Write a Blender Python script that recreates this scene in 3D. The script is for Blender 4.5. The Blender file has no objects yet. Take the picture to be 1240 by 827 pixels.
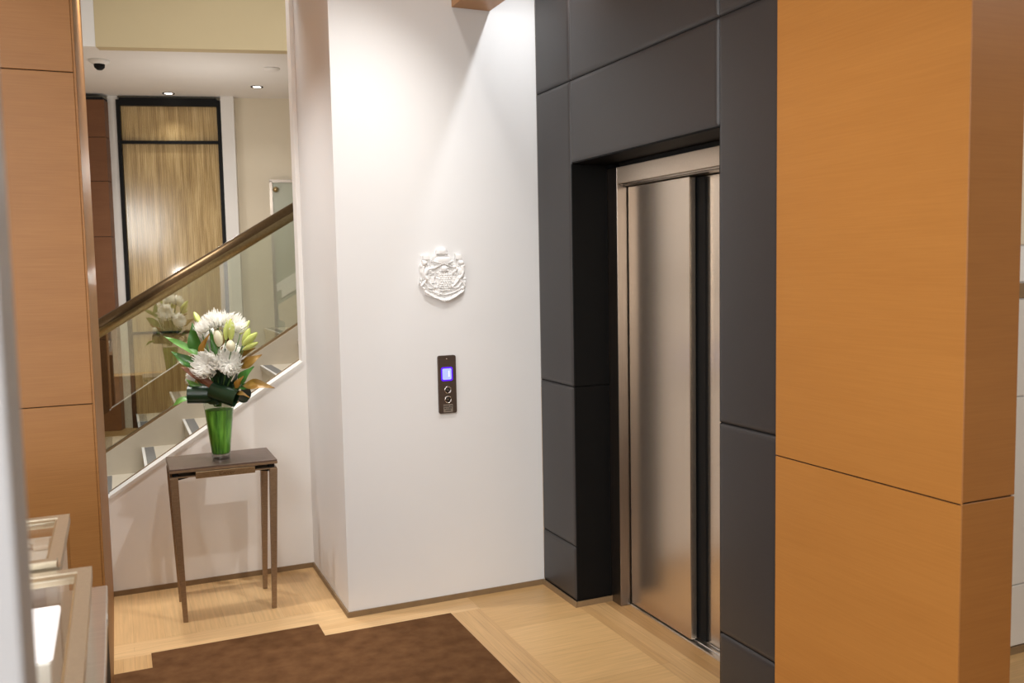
import bpy, bmesh, math, random
import numpy as np
from mathutils import Vector, Matrix
random.seed(7)
C = bpy.context.scene.collection
PI = math.pi

# ---------------------------------------------------------------- materials
MATS = {}
def newmat(name):
    m = bpy.data.materials.new(name); m.use_nodes = True
    nt = m.node_tree; b = nt.nodes['Principled BSDF']
    return m, nt, b
def setp(b, **k):
    names = dict(col='Base Color', rough='Roughness', metal='Metallic', spec='Specular IOR Level', coat='Coat Weight',
                 coatr='Coat Roughness', aniso='Anisotropic', anr='Anisotropic Rotation', trans='Transmission Weight', ior='IOR',
                 sheen='Sheen Weight', sub='Subsurface Weight', em='Emission Color', es='Emission Strength')
    for a, v in k.items():
        s = b.inputs[names[a]]
        s.default_value = (*v, 1) if isinstance(v, tuple) and len(v) == 3 else v
def noise_chain(nt, scale, nscale, detail=4, rot=(0,0,0), kind='Object'):
    tc = nt.nodes.new('ShaderNodeTexCoord'); mp = nt.nodes.new('ShaderNodeMapping')
    mp.inputs['Scale'].default_value = scale; mp.inputs['Rotation'].default_value = rot
    nt.links.new(tc.outputs[kind], mp.inputs['Vector'])
    n = nt.nodes.new('ShaderNodeTexNoise'); n.inputs['Scale'].default_value = nscale; n.inputs['Detail'].default_value = detail
    nt.links.new(mp.outputs['Vector'], n.inputs['Vector'])
    return n
def ramp(nt, src, c0, c1, p0=.3, p1=.7):
    r = nt.nodes.new('ShaderNodeValToRGB')
    r.color_ramp.elements[0].color = (*c0, 1); r.color_ramp.elements[1].color = (*c1, 1)
    r.color_ramp.elements[0].position = p0; r.color_ramp.elements[1].position = p1
    nt.links.new(src, r.inputs['Fac']); return r
def bump(nt, b, src, s, d=.002):
    n = nt.nodes.new('ShaderNodeBump'); n.inputs['Strength'].default_value = s; n.inputs['Distance'].default_value = d
    nt.links.new(src, n.inputs['Height']); nt.links.new(n.outputs['Normal'], b.inputs['Normal'])
def mat(name, c0, c1=None, scale=(1,1,1), ns=5, bs=0, bd=.002, detail=4, p0=.3, p1=.7, **k):
    m, nt, b = newmat(name); setp(b, col=c0, **k)
    c1 = c1 or tuple(x*.93 for x in c0)
    n = noise_chain(nt, scale, ns, detail)
    r = ramp(nt, n.outputs['Fac'], c0, c1, p0, p1); nt.links.new(r.outputs['Color'], b.inputs['Base Color'])
    if bs: bump(nt, b, n.outputs['Fac'], bs, bd)
    MATS[name] = m; return m
def wood_panel(name, c0, c1, **k):
    # fine horizontal veneer grain with a broad slow variation
    m, nt, b = newmat(name); setp(b, **k)
    n1 = noise_chain(nt, (3, 3, 130), 2.2, 5); n2 = noise_chain(nt, (1.3, 1.3, 9), 1.5, 3)
    mx = nt.nodes.new('ShaderNodeMath'); mx.operation = 'MULTIPLY_ADD'
    nt.links.new(n1.outputs['Fac'], mx.inputs[0]); mx.inputs[1].default_value = .6
    m2 = nt.nodes.new('ShaderNodeMath'); m2.operation = 'MULTIPLY'; m2.inputs[1].default_value = .4
    nt.links.new(n2.outputs['Fac'], m2.inputs[0]); nt.links.new(m2.outputs[0], mx.inputs[2])
    r = ramp(nt, mx.outputs[0], c0, c1, .3, .7); nt.links.new(r.outputs['Color'], b.inputs['Base Color'])
    bump(nt, b, n1.outputs['Fac'], .12, .001)
    MATS[name] = m; return m
def boards(name, c0, c1, width, along, length=.9):
    # oak boards: brick pattern = boards, stretched noise = grain, dark thin joints
    m, nt, b = newmat(name); setp(b, rough=.38, spec=.4)
    tc = nt.nodes.new('ShaderNodeTexCoord'); mp = nt.nodes.new('ShaderNodeMapping')
    if along == 'Y': mp.inputs['Rotation'].default_value = (0, 0, PI/2)
    nt.links.new(tc.outputs['Object'], mp.inputs['Vector'])
    br = nt.nodes.new('ShaderNodeTexBrick'); br.inputs['Scale'].default_value = 1
    br.inputs['Brick Width'].default_value = length; br.inputs['Row Height'].default_value = width
    br.inputs['Mortar Size'].default_value = .0008; br.inputs['Mortar Smooth'].default_value = .3
    br.inputs['Color1'].default_value = (*c0, 1); br.inputs['Color2'].default_value = (*c1, 1)
    br.inputs['Mortar'].default_value = tuple(x*.72 for x in c1) + (1,)
    nt.links.new(mp.outputs['Vector'], br.inputs['Vector'])
    mp2 = nt.nodes.new('ShaderNodeMapping'); mp2.inputs['Scale'].default_value = (3, 60, 1)
    nt.links.new(mp.outputs['Vector'], mp2.inputs['Vector'])
    n = nt.nodes.new('ShaderNodeTexNoise'); n.inputs['Scale'].default_value = 1.5; n.inputs['Detail'].default_value = 4
    nt.links.new(mp2.outputs['Vector'], n.inputs['Vector'])
    r = ramp(nt, n.outputs['Fac'], (.86,.86,.86), (1.05,1.05,1.05))
    mx = nt.nodes.new('ShaderNodeMix'); mx.data_type = 'RGBA'; mx.blend_type = 'MULTIPLY'; mx.inputs['Factor'].default_value = 1
    nt.links.new(br.outputs['Color'], mx.inputs['A']); nt.links.new(r.outputs['Color'], mx.inputs['B'])
    nt.links.new(mx.outputs['Result'], b.inputs['Base Color'])
    MATS[name] = m; return m
def pane(name, tint, refl=.07, rough=.0):
    # thin glass: tinted see-through plus a mirror reflection growing with the Fresnel angle
    m = bpy.data.materials.new(name); m.use_nodes = True; nt = m.node_tree; nt.nodes.clear()
    o = nt.nodes.new('ShaderNodeOutputMaterial'); t = nt.nodes.new('ShaderNodeBsdfTransparent'); g = nt.nodes.new('ShaderNodeBsdfGlossy')
    t.inputs['Color'].default_value = (*tint, 1); g.inputs['Roughness'].default_value = rough
    n = noise_chain(nt, (1,1,1), 2); rr = ramp(nt, n.outputs['Fac'], (.94,.95,.94), (1,1,1)); nt.links.new(rr.outputs['Color'], g.inputs['Color'])
    lw = nt.nodes.new('ShaderNodeLayerWeight'); lw.inputs['Blend'].default_value = .5
    f = nt.nodes.new('ShaderNodeMath'); f.operation = 'POWER'; f.inputs[1].default_value = 5; nt.links.new(lw.outputs['Facing'], f.inputs[0])
    a = nt.nodes.new('ShaderNodeMath'); a.operation = 'ADD'; a.use_clamp = True; a.inputs[1].default_value = refl
    nt.links.new(f.outputs[0], a.inputs[0])
    mx = nt.nodes.new('ShaderNodeMixShader'); nt.links.new(a.outputs[0], mx.inputs[0])
    nt.links.new(t.outputs[0], mx.inputs[1]); nt.links.new(g.outputs[0], mx.inputs[2]); nt.links.new(mx.outputs[0], o.inputs[0])
    MATS[name] = m; return m
def emit(name, col, s):
    m, nt, b = newmat(name); setp(b, col=col, em=col, es=s); MATS[name] = m; return m

plaster = mat('plaster', (.80,.775,.74), (.78,.755,.72), ns=3, rough=.75, spec=.2)
plaster_bright = mat('plaster_brightened', (.89,.865,.83), (.875,.85,.815), ns=3, rough=.75, spec=.2)  # plaster lightened in colour so the stair wall looks better lit
plaster_w = mat('plaster_cool', (.775,.77,.765), (.76,.755,.75), ns=3, rough=.6, spec=.25)
cream = mat('cream_wall', (.72,.64,.50), (.70,.62,.48), ns=3, rough=.7, spec=.2)
khaki = mat('khaki_wall', (.60,.50,.31), (.58,.48,.295), ns=2, rough=.7, spec=.2)
wood_l = wood_panel('wood_left', (.325,.148,.043), (.255,.110,.029), rough=.45, spec=.35)
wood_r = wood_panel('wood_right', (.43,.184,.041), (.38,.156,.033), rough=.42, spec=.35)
wood_r_shaded = wood_panel('wood_right_shaded', (.32,.135,.034), (.275,.112,.027), rough=.42, spec=.35)  # right pillar wood darkened, shade of the end face put into the colour
wood_b = wood_panel('wood_beam', (.56,.30,.13), (.46,.235,.095), rough=.45, spec=.35)
wood_d = wood_panel('wood_dark', (.20,.085,.034), (.15,.058,.021), rough=.5, spec=.3)
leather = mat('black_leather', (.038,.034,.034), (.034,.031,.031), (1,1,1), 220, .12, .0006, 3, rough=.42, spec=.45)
leather_shaded = mat('black_leather_shaded', (.005,.005,.005), (.004,.004,.004), (1,1,1), 220, .1, .0006, 3, rough=.55, spec=.12)  # same leather darkened, the recess shade is in the colour
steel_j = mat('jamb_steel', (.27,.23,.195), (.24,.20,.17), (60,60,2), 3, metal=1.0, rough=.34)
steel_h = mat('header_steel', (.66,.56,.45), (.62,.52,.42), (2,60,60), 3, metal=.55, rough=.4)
black = mat('black_matte', (.008,.008,.008), (.006,.006,.006), rough=.6, spec=.2)
steel = mat('brushed_steel', (.66,.555,.45), (.63,.53,.43), (60,60,1.0), 3, .0, .0004, 4, metal=.93, rough=.26)
steel_f = mat('frame_steel', (.44,.38,.32), (.39,.335,.28), (60,60,2), 3, metal=1.0, rough=.34)
alu = mat('sill_aluminium', (.80,.78,.75), (.7,.68,.66), (4,90,1), 3, metal=1.0, rough=.3)
bronze = mat('bronze_skirting', (.25,.165,.085), (.21,.135,.07), (6,6,6), 3, rough=.45, spec=.4)
brass = mat('brushed_bronze', (.40,.29,.17), (.32,.22,.12), (30,30,30), 4, metal=.85, rough=.33)
table_m = mat('table_bronze', (.33,.23,.145), (.27,.185,.11), (20,20,60), 3, metal=.55, rough=.4)
table_t = mat('table_top_bronze', (.15,.105,.085), (.125,.085,.068), (4,20,4), 3, metal=.45, rough=.36)
rail_m = mat('rail_brass', (.47,.36,.19), (.38,.28,.14), (25,25,25), 3, metal=.85, rough=.32)
rail_d = mat('rail_dark_bronze', (.20,.13,.065), (.16,.10,.05), (25,25,25), 3, metal=.8, rough=.3)
champ = mat('champagne_metal', (.56,.49,.37), (.50,.43,.32), (40,40,40), 3, metal=.7, rough=.33)
oak_x = boards('oak_x', (.66,.425,.19), (.55,.335,.14), .30, 'X', 2.0)
oak_y = boards('oak_y', (.64,.42,.20), (.60,.375,.17), .13, 'Y', 1.4)
oak_sx = boards('oak_strip_x', (.68,.45,.22), (.62,.39,.18), .045, 'X', 3)
oak_sy = boards('oak_strip_y', (.58,.365,.165), (.53,.32,.135), .045, 'Y', 3)
oak_dy = boards('oak_threshold', (.47,.28,.115), (.42,.24,.095), .045, 'Y', 3)
carpet_m = mat('brown_carpet', (.140,.068,.029), (.092,.043,.018), (1,1,1), 13, .8, .006, 12, .32, .68, rough=.95, spec=.05)
step_m = mat('stair_limestone', (.66,.60,.49), (.62,.56,.45), ns=8, rough=.5, spec=.3)
nosing_m = mat('grey_nosing', (.20,.195,.185), (.17,.165,.16), ns=60, rough=.6)
white_edge = mat('white_edge', (.82,.80,.76), ns=4, rough=.5)
glass_b = pane('balustrade_glass', (.85,.88,.79), .26)
glass_c = pane('case_glass', (.97,.98,.97), .05)
glass_v = pane('vase_glass', (.94,.97,.95), .025)
glass_f = pane('foot_glass', (.78,.81,.79), .22)
glass_w = pane('panel_glass', (.97,.96,.93), .025, .13)
crest_m = mat('white_plaster_relief', (.87,.865,.855), (.86,.85,.84), ns=6, rough=.55, spec=.3)
plate_m = mat('control_plate', (.13,.095,.075), (.10,.072,.056), (1,1,70), 4, metal=.6, rough=.38)
chrome = mat('chrome', (.72,.70,.68), (.66,.64,.62), ns=10, metal=1.0, rough=.22)
btn_d = mat('dark_button', (.05,.045,.042), (.04,.036,.034), ns=10, metal=.6, rough=.3)
sign_m = mat('engraved_plate', (.40,.36,.31), (.35,.31,.27), ns=20, metal=.7, rough=.4)
violet = emit('violet_glow', (.07,.0,.80), 1.0)
screen = emit('pale_blue_screen', (.30,.36,.98), .85)
digit_m = emit('white_digit', (.85,.85,1.0), .9)
def petal():
    m = mat('white_petal', (.95,.94,.91), (.93,.93,.86), ns=20, rough=.6, spec=.2); nt = m.node_tree
    b = nt.nodes['Principled BSDF']; o = nt.nodes['Material Output']
    t = nt.nodes.new('ShaderNodeBsdfTranslucent'); t.inputs['Color'].default_value = (.95,.94,.90,1)
    mx = nt.nodes.new('ShaderNodeMixShader'); mx.inputs[0].default_value = .42
    nt.links.new(b.outputs[0], mx.inputs[1]); nt.links.new(t.outputs[0], mx.inputs[2]); nt.links.new(mx.outputs[0], o.inputs[0]); return m
petal_m = petal()
bud_w = mat('cream_bud', (.83,.80,.62), (.74,.74,.48), (1,1,1), 18, rough=.45)
bud_g = mat('green_bud', (.62,.68,.22), (.47,.57,.13), (1,1,1), 14, rough=.45)
leaf_g = mat('green_leaf', (.045,.16,.025), (.075,.23,.04), (1,1,1), 12, rough=.35, spec=.5)
leaf_l = mat('bright_leaf', (.11,.29,.05), (.17,.37,.08), (1,1,1), 12, rough=.35, spec=.5)
leaf_k = mat('dark_leaf', (.008,.03,.012), (.014,.045,.018), (1,1,1), 12, rough=.32, spec=.5)
leaf_o = mat('orange_leaf', (.40,.20,.025), (.22,.13,.022), (1,1,1), 14, rough=.45)
leaf_b = mat('brown_leaf', (.18,.06,.02), (.12,.04,.015), (1,1,1), 14, rough=.5)
stem_m = mat('green_stem', (.10,.20,.05), (.07,.15,.03), ns=20, rough=.5)
tile_m = mat('pale_wall_panel', (.70,.66,.60), (.67,.63,.57), ns=6, rough=.55)
glow_pad = emit('glowing_pad', (1.0,.97,1.0), 1.0)  # white slab that glows on its own
pad_m = mat('cream_display_pad', (.62,.54,.46), (.56,.48,.40), ns=15, rough=.7)
mirror_m = mat('grey_mirror', (.42,.43,.33), (.40,.41,.31), ns=4, rough=.3, spec=.5)
post_m = mat('pale_grey_paint', (.46,.465,.48), (.44,.445,.46), ns=3, rough=.5)
bulb_m = emit('lamp_glow', (1.0,.90,.78), 6.0)

def silk():
    m, nt, b = newmat('moire_silk'); setp(b, rough=.5)
    n = noise_chain(nt, (9, 9, .55), 3.2, 6)
    w = nt.nodes.new('ShaderNodeTexWave'); w.bands_direction = 'X'; w.inputs['Scale'].default_value = 9; w.inputs['Distortion'].default_value = 6
    w.inputs['Detail'].default_value = 3; w.inputs['Detail Scale'].default_value = 1.2
    tc = nt.nodes.new('ShaderNodeTexCoord'); mp = nt.nodes.new('ShaderNodeMapping'); mp.inputs['Scale'].default_value = (2.2, 2.2, .25)
    nt.links.new(tc.outputs['Object'], mp.inputs['Vector']); nt.links.new(mp.outputs['Vector'], w.inputs['Vector'])
    mx = nt.nodes.new('ShaderNodeMath'); mx.operation = 'MULTIPLY_ADD'; mx.inputs[1].default_value = .22
    nt.links.new(w.outputs['Fac'], mx.inputs[0])
    m2 = nt.nodes.new('ShaderNodeMath'); m2.operation = 'MULTIPLY'; m2.inputs[1].default_value = .78
    nt.links.new(n.outputs['Fac'], m2.inputs[0]); nt.links.new(m2.outputs[0], mx.inputs[2])
    r = ramp(nt, mx.outputs[0], (.30,.20,.09), (.74,.58,.34), .30, .70)
    e = r.color_ramp.elements.new(.5); e.color = (.53,.365,.155, 1)
    nt.links.new(r.outputs['Color'], b.inputs['Base Color']); return m
silk_m = silk()
def vase_leaf():
    m, nt, b = newmat('vase_leaf_liner'); setp(b, rough=.5, spec=.15)
    n = noise_chain(nt, (40, 40, 1.5), 1.6, 3)
    r = ramp(nt, n.outputs['Fac'], (.035,.15,.014), (.20,.48,.06), .35, .65); nt.links.new(r.outputs['Color'], b.inputs['Base Color']); return m
liner_m = vase_leaf()

# ---------------------------------------------------------------- mesh helpers
def bbox(bm, x0, x1, y0, y1, z0, z1, M=None):
    vs = [bm.verts.new((x, y, z)) for z in (z0, z1) for y in (y0, y1) for x in (x0, x1)]
    if M:
        for v in vs: v.co = M @ v.co
    fs = [(0,2,3,1),(4,5,7,6),(0,1,5,4),(2,6,7,3),(0,4,6,2),(1,3,7,5)]
    return [bm.faces.new([vs[i] for i in f]) for f in fs]
def box(x0, x1, y0, y1, z0, z1, bev=0, seg=2, M=None):
    bm = bmesh.new(); bbox(bm, x0, x1, y0, y1, z0, z1, M)
    if bev: bmesh.ops.bevel(bm, geom=bm.edges[:], offset=bev, segments=seg, affect='EDGES', profile=.5)
    return bm
def prism(pts, axis, a0, a1, bev=0):
    """closed polygon pts (2D) extruded along axis from a0 to a1"""
    bm = bmesh.new()
    def mk(p, a): return {'x': (a, p[0], p[1]), 'y': (p[0], a, p[1]), 'z': (p[0], p[1], a)}[axis]
    A = [bm.verts.new(mk(p, a0)) for p in pts]; B = [bm.verts.new(mk(p, a1)) for p in pts]
    bm.faces.new(A); bm.faces.new(B[::-1]); n = len(pts)
    for i in range(n): bm.faces.new([A[i], A[(i+1) % n], B[(i+1) % n], B[i]])
    bmesh.ops.recalc_face_normals(bm, faces=bm.faces[:])
    if bev: bmesh.ops.bevel(bm, geom=bm.edges[:], offset=bev, segments=2, affect='EDGES', profile=.5)
    return bm
def lathe(bm, prof, n=40, cx=0, cy=0, close=False):
    rings = []
    for r, z in prof: rings.append([bm.verts.new((cx+r*math.cos(2*PI*i/n), cy+r*math.sin(2*PI*i/n), z)) for i in range(n)])
    k = len(rings)
    for j in range(k if close else k-1):
        A, B = rings[j], rings[(j+1) % k]
        for i in range(n): bm.faces.new([A[i], A[(i+1) % n], B[(i+1) % n], B[i]])
    if not close:
        if prof[0][0] > 1e-5: bm.faces.new(rings[0][::-1])
        if prof[-1][0] > 1e-5: bm.faces.new(rings[-1])
    bmesh.ops.remove_doubles(bm, verts=bm.verts[:], dist=1e-6)
    bmesh.ops.recalc_face_normals(bm, faces=bm.faces[:])
    return bm
def tube(bm, pts, rad, n=8):
    pts = [Vector(p) for p in pts]; rings = []
    for i, p in enumerate(pts):
        d = (pts[min(i+1, len(pts)-1)] - pts[max(i-1, 0)]).normalized()
        up = Vector((0,0,1)) if abs(d.z) < .9 else Vector((1,0,0))
        s = d.cross(up).normalized(); t = s.cross(d); r = rad[i] if isinstance(rad, (list, tuple)) else rad
        rings.append([bm.verts.new(p + s*r*math.cos(2*PI*k/n) + t*r*math.sin(2*PI*k/n)) for k in range(n)])
    for A, B in zip(rings, rings[1:]):
        for k in range(n): bm.faces.new([A[k], A[(k+1) % n], B[(k+1) % n], B[k]])
    bm.faces.new(rings[0][::-1]); bm.faces.new(rings[-1]); return bm
def obj(name, bm, m, parent=None, smooth=False):
    me = bpy.data.meshes.new(name); bm.to_mesh(me); bm.free()
    for x in (m if isinstance(m, list) else [m]): me.materials.append(x)
    if smooth: me.polygons.foreach_set('use_smooth', [True]*len(me.polygons))
    o = bpy.data.objects.new(name, me); C.objects.link(o)
    if parent: o.parent = parent
    return o
def tag(o, label, cat, group=None, kind=None):
    o['label'] = label; o['category'] = cat
    if group: o['group'] = group
    if kind: o['kind'] = kind
    return o
def thing(name, label, cat, loc=(0,0,0), group=None):
    o = bpy.data.objects.new(name, None); C.objects.link(o); o.location = loc; o.empty_display_size = .1
    return tag(o, label, cat, group)
def struct(name, bm, m, label, cat, parent=None, smooth=False):
    o = obj(name, bm, m, parent, smooth)
    if not parent: tag(o, label, cat, kind='structure')
    return o

# ---------------------------------------------------------------- floor: one mesh, boards by zone
xs = [-4.5, -.08, .068, .772, .92, 1.358, 1.505, 1.935, 2.07, 2.24, 5.2]
ys = [-3.2, 3.874, 3.885, 4.03, 4.06, 4.19, 4.9, 12.2]
fm = [oak_x, oak_y, oak_sx, oak_sy, oak_dy]
bm = bmesh.new(); V = {}
def fv(x, y):
    if (x, y) not in V: V[(x, y)] = bm.verts.new((x, y, 0))
    return V[(x, y)]
for i in range(len(xs)-1):
    for j in range(len(ys)-1):
        x, y = (xs[i]+xs[i+1])/2, (ys[j]+ys[j+1])/2
        k = 0
        if 2.07 < x < 2.24: k = 4
        elif 1.935 < x < 2.07: k = 3
        elif 1.505 < x: k = 0
        elif 1.358 < x: k = 3 if y < 3.885 else 2
        elif y > 4.19 and x < .92: k = 1
        elif x < .068: k = 3 if 3.87 < y < 4.03 and x > -.08 else 2
        else: k = 2
        f = bm.faces.new([fv(xs[i], ys[j]), fv(xs[i+1], ys[j]), fv(xs[i+1], ys[j+1]), fv(xs[i], ys[j+1])]); f.material_index = k
struct('floor', bm, fm, 'light oak board floor with narrow border strips', 'floor')

pts = [(-2.9,-2.6),(1.358,-2.6),(1.358,3.885),(.772,3.885),(.772,4.03),(.065,4.03),(.065,3.874),(-2.9,3.874)]
bm = prism(pts, 'z', .0, .005); 
carpet = struct('carpet', bm, carpet_m, 'dark brown carpet inset in the oak floor with stepped corners', 'carpet')
bm = box(2.5, 4.9, -2.4, 2.02, .0, .005)
struct('carpet_far', bm, carpet_m, 'dark carpet on the floor beyond the orange wood pillar', 'carpet').name = 'carpet'

# ---------------------------------------------------------------- white walls
CEIL = 3.15
bm = bmesh.new(); bbox(bm, .92, 1.925, 4.055, 4.96, 0, 4.4)
struct('wall_front', bm, plaster_w, 'white wall carrying the plaster crest and lift call panel', 'wall')
SX = .6327; z_at = lambda x: .502 + (x+.077)*SX
# stair wall: solid wall below the sloping sill, its jamb on the right
bm = prism([(-.6,0),(.92,0),(.92,3.4),(.899,3.4),(.899,z_at(.899)),(-.6,max(.02,z_at(-.6)))], 'y', 4.86, 4.955)
ws = struct('wall_stair', bm, plaster_bright, 'cream white wall below the sloping edge of the stair opening', 'wall')
bm = prism([(-.075,z_at(-.075)-.012),(.899,z_at(.899)-.012),(.899,z_at(.899)+.006),(-.075,z_at(-.075)+.006)], 'y', 4.855, 4.95)
obj('added_rear_panel', prism([(-.6,0),(.92,0),(.92,z_at(.92)),(-.6,max(.02,z_at(-.6)))], 'y', 4.9555, 4.962), wood_d, ws)  # unseen dark cladding added to calm the wall's reflection in the glass
struct('trim_1', bm, white_edge, 'bright white sloping edge strip along the stair opening', 'trim')
bm = prism([(-.075,z_at(-.075)+.0),(.899,z_at(.899)+.0),(.899,z_at(.899)+.010),(-.075,z_at(-.075)+.010)], 'y', 4.951, 4.9625)
struct('trim_2', bm, bronze, 'thin bronze line behind the white sloping edge strip', 'trim')

# baseboards
for nm, b in (('baseboard_front', (.913, 1.92, 4.047, 4.055)), ('baseboard_return', (.912, .92, 4.055, 4.86)), ('baseboard_stair', (-.08, .912, 4.852, 4.86)),
              ('baseboard_recess', (1.924, 2.113, 3.690, 3.697)), ('baseboard_lift', (1.914, 1.922, 3.690, 4.047)), ('baseboard_lift_near', (1.914, 1.922, 2.27, 2.60))):
    struct(nm, box(*b, 0, .026), bronze, 'low bronze skirting along the foot of the %s' % {'baseboard_front':'crest wall','baseboard_return':'short return wall','baseboard_stair':'stair wall','baseboard_recess':'dark lift recess','baseboard_lift':'black leather panel beside the crest wall','baseboard_lift_near':'black leather panel beside the orange pillar'}[nm], 'baseboard')

# ---------------------------------------------------------------- left wood pillar
pl = struct('wall_pillar', box(-1.6, -.086, 3.356, 4.96, 0, 3.4), black, 'tall wood veneer pillar beside the stair opening', 'wood pillar')
def zpan(name, x0, x1, y0, y1, zs, m, parent, gap=.003, bev=.0012):
    for a, b in zip(zs, zs[1:]):
        obj(name, box(x0, x1, y0, y1, a+gap/2, b-gap/2, bev, 1), m, parent)
zpan('wood_panel', -1.6, -.088, 3.35, 3.357, [0, 1.171, 2.268, 3.4], wood_l, pl)
zpan('side_panel', -.088, -.08, 3.352, 4.858, [0, 3.4], wood_l, pl)

# ---------------------------------------------------------------- right wood pillar
pr = struct('wall_pillar', box(1.906, 2.082, 1.584, 2.272, 0, 3.4), black, 'orange wood veneer pillar standing in front of the black leather wall', 'wood pillar')
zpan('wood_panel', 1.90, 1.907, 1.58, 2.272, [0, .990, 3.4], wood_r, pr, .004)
zpan('end_panel', 1.9005, 2.088, 1.578, 1.585, [0, .994, 3.4], wood_r_shaded, pr, .004)

# ---------------------------------------------------------------- black leather wall round the lift
wr = struct('wall_right', box(1.93, 2.6, 3.705, 4.055, 0, 3.4), black, 'wall of padded black leather panels around the lift', 'leather wall')
obj('backing', box(1.93, 2.6, 2.274, 2.595, 0, 3.4), black, wr)
obj('backing', box(1.93, 2.6, 2.595, 3.705, 2.076, 3.4), black, wr)
cols = [(3.697, 4.055, [.026, .287, 1.045, 2.437, 3.4]), (2.598, 3.697, [2.068, 2.437, 3.4]), (2.262, 2.598, [0, .287, 1.045, 2.437, 3.4])]
def pad(y0, y1, z0, z1):
    g = .0012
    bm = bmesh.new(); ny, nz = 10, 14
    # cushion: flat middle, rounded edge
    Y = [y0+g+(y1-y0-2*g)*t for t in (0,.004/(y1-y0),.010/(y1-y0),.022/(y1-y0),.5,1-.022/(y1-y0),1-.010/(y1-y0),1-.004/(y1-y0),1)]
    Z = [z0+g+(z1-z0-2*g)*t for t in (0,.004/(z1-z0),.010/(z1-z0),.022/(z1-z0),.5,1-.022/(z1-z0),1-.010/(z1-z0),1-.004/(z1-z0),1)]
    hp = [0,.55,.82,.96,1,.96,.82,.55,0]
    vs = [[bm.verts.new((1.932-.012*min(hp[i], hp[j])**.9*1.0, y, z)) for j, z in enumerate(Z)] for i, y in enumerate(Y)]
    for i in range(8):
        for j in range(8): bm.faces.new([vs[i][j], vs[i][j+1], vs[i+1][j+1], vs[i+1][j]])
    bmesh.ops.recalc_face_normals(bm, faces=bm.faces[:])
    if bm.faces[30].normal.x > 0: bmesh.ops.reverse_faces(bm, faces=bm.faces[:])
    return bm
for y0, y1, zs in cols:
    for a, b in zip(zs, zs[1:]): obj('leather_panel', pad(y0, y1, a, b), leather, wr, True)
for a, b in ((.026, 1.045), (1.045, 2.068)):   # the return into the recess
    obj('recess_panel', box(1.926, 2.113, 3.697, 3.712, a+.0012, b-.0012, .004, 2), leather_shaded, wr)
    obj('recess_panel', box(1.926, 2.113, 2.586, 2.600, a+.0012, b-.0012, .004, 2), leather_shaded, wr)
obj('soffit_panel', box(1.926, 2.2, 2.6, 3.697, 2.066, 2.08, .003, 1), leather_shaded, wr)

# ---------------------------------------------------------------- lift entrance
lift = thing('elevator', 'brushed steel lift entrance with two sliding door panels in a black leather recess', 'elevator', (2.16, 3.1, 0))
def lobj(name, bm, m, parent=lift):
    bmesh.ops.translate(bm, verts=bm.verts[:], vec=(-2.16, -3.1, 0)); return obj(name, bm, m, parent)
lobj('jamb', box(2.112, 2.20, 3.612, 3.70, 0, 2.046, .0015, 1), steel_j)
lobj('header', box(2.116, 2.26, 2.58, 3.612, 1.972, 2.046, .0015, 1), steel_h)
lobj('header', box(2.125, 2.30, 2.58, 3.612, 2.046, 2.10), black)
bm = bmesh.new(); bbox(bm, 2.150, 2.260, 2.58, 3.606, 1.962, 1.971); bbox(bm, 2.128, 2.146, 2.58, 3.606, 1.966, 1.971); lobj('track', bm, steel_f)
lobj('door_panel', box(2.166, 2.196, 3.122, 3.603, .012, 1.958, .002, 2), steel)
lobj('door_panel', box(2.218, 2.246, 2.50, 3.20, .012, 1.958, .002, 2), steel)
bm = bmesh.new(); bbox(bm, 2.197, 2.204, 3.128, 3.19, .014, 1.955); bbox(bm, 2.2045, 2.217, 3.07, 3.19, .014, 1.955); lobj('gap_shadow', bm, black)  # black strips standing in for the shadow between the door panels
bm = bmesh.new(); bbox(bm, 2.160, 2.26, 2.58, 3.606, -.004, .004)
for k in range(3): bbox(bm, 2.162+.03*k, 2.172+.03*k, 2.58, 3.606, .004, .007)
lobj('sill', bm, alu)
lobj('car_shadow', box(2.27, 2.29, 2.5, 3.7, 0, 2.05), black).name = 'shaft_shade'  # black sheet standing in for the darkness behind the doors

# ---------------------------------------------------------------- ceiling, beam, room shell
def holes_ceiling():
    bm = bmesh.new(); bbox(bm, -4.5, 5.2, -3.2, 4.86, CEIL, CEIL+.12); return bm
struct('ceiling', holes_ceiling(), plaster, 'white ceiling over the showroom', 'ceiling')
bm = box(1.497, 1.69, .6, 4.054, 2.812, CEIL, .002, 1)
tag(obj('ceiling_beam', bm, wood_b), 'wooden ceiling beam ending at the white wall above the crest', 'beam', kind='structure')
struct('wall_left', box(-4.5, -4.4, -3.2, 4.9, 0, CEIL), cream, 'cream side wall of the showroom', 'wall')
struct('wall_back', box(-4.5, 5.2, -3.2, -3.1, 0, CEIL), cream, 'cream rear wall of the showroom', 'wall')
# pale panelled wall past the right pillar
wp = struct('wall_far_right', box(2.62, 5.1, 2.466, 2.6, 0, CEIL), plaster, 'pale panelled wall seen past the orange pillar', 'wall')
for a, b, m in ((.03, .286, tile_m), (.286, 1.053, tile_m), (1.053, 1.44, tile_m), (1.44, 1.505, bronze), (1.505, 1.65, white_edge), (1.65, 2.4, cream)):
    obj('wall_panel', box(2.62, 5.1, 2.455, 2.467, a+.003, b-.003, .002, 1), m, wp)
obj('skirting', box(2.62, 5.1, 2.450, 2.467, 0, .03), bronze, wp)
# slim pale post close to the camera
struct('wall_post', box(-.32, -.0665, .66, .74, 0, CEIL, .004, 2), post_m, 'slim pale grey post standing before the glass showcases', 'post')

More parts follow.
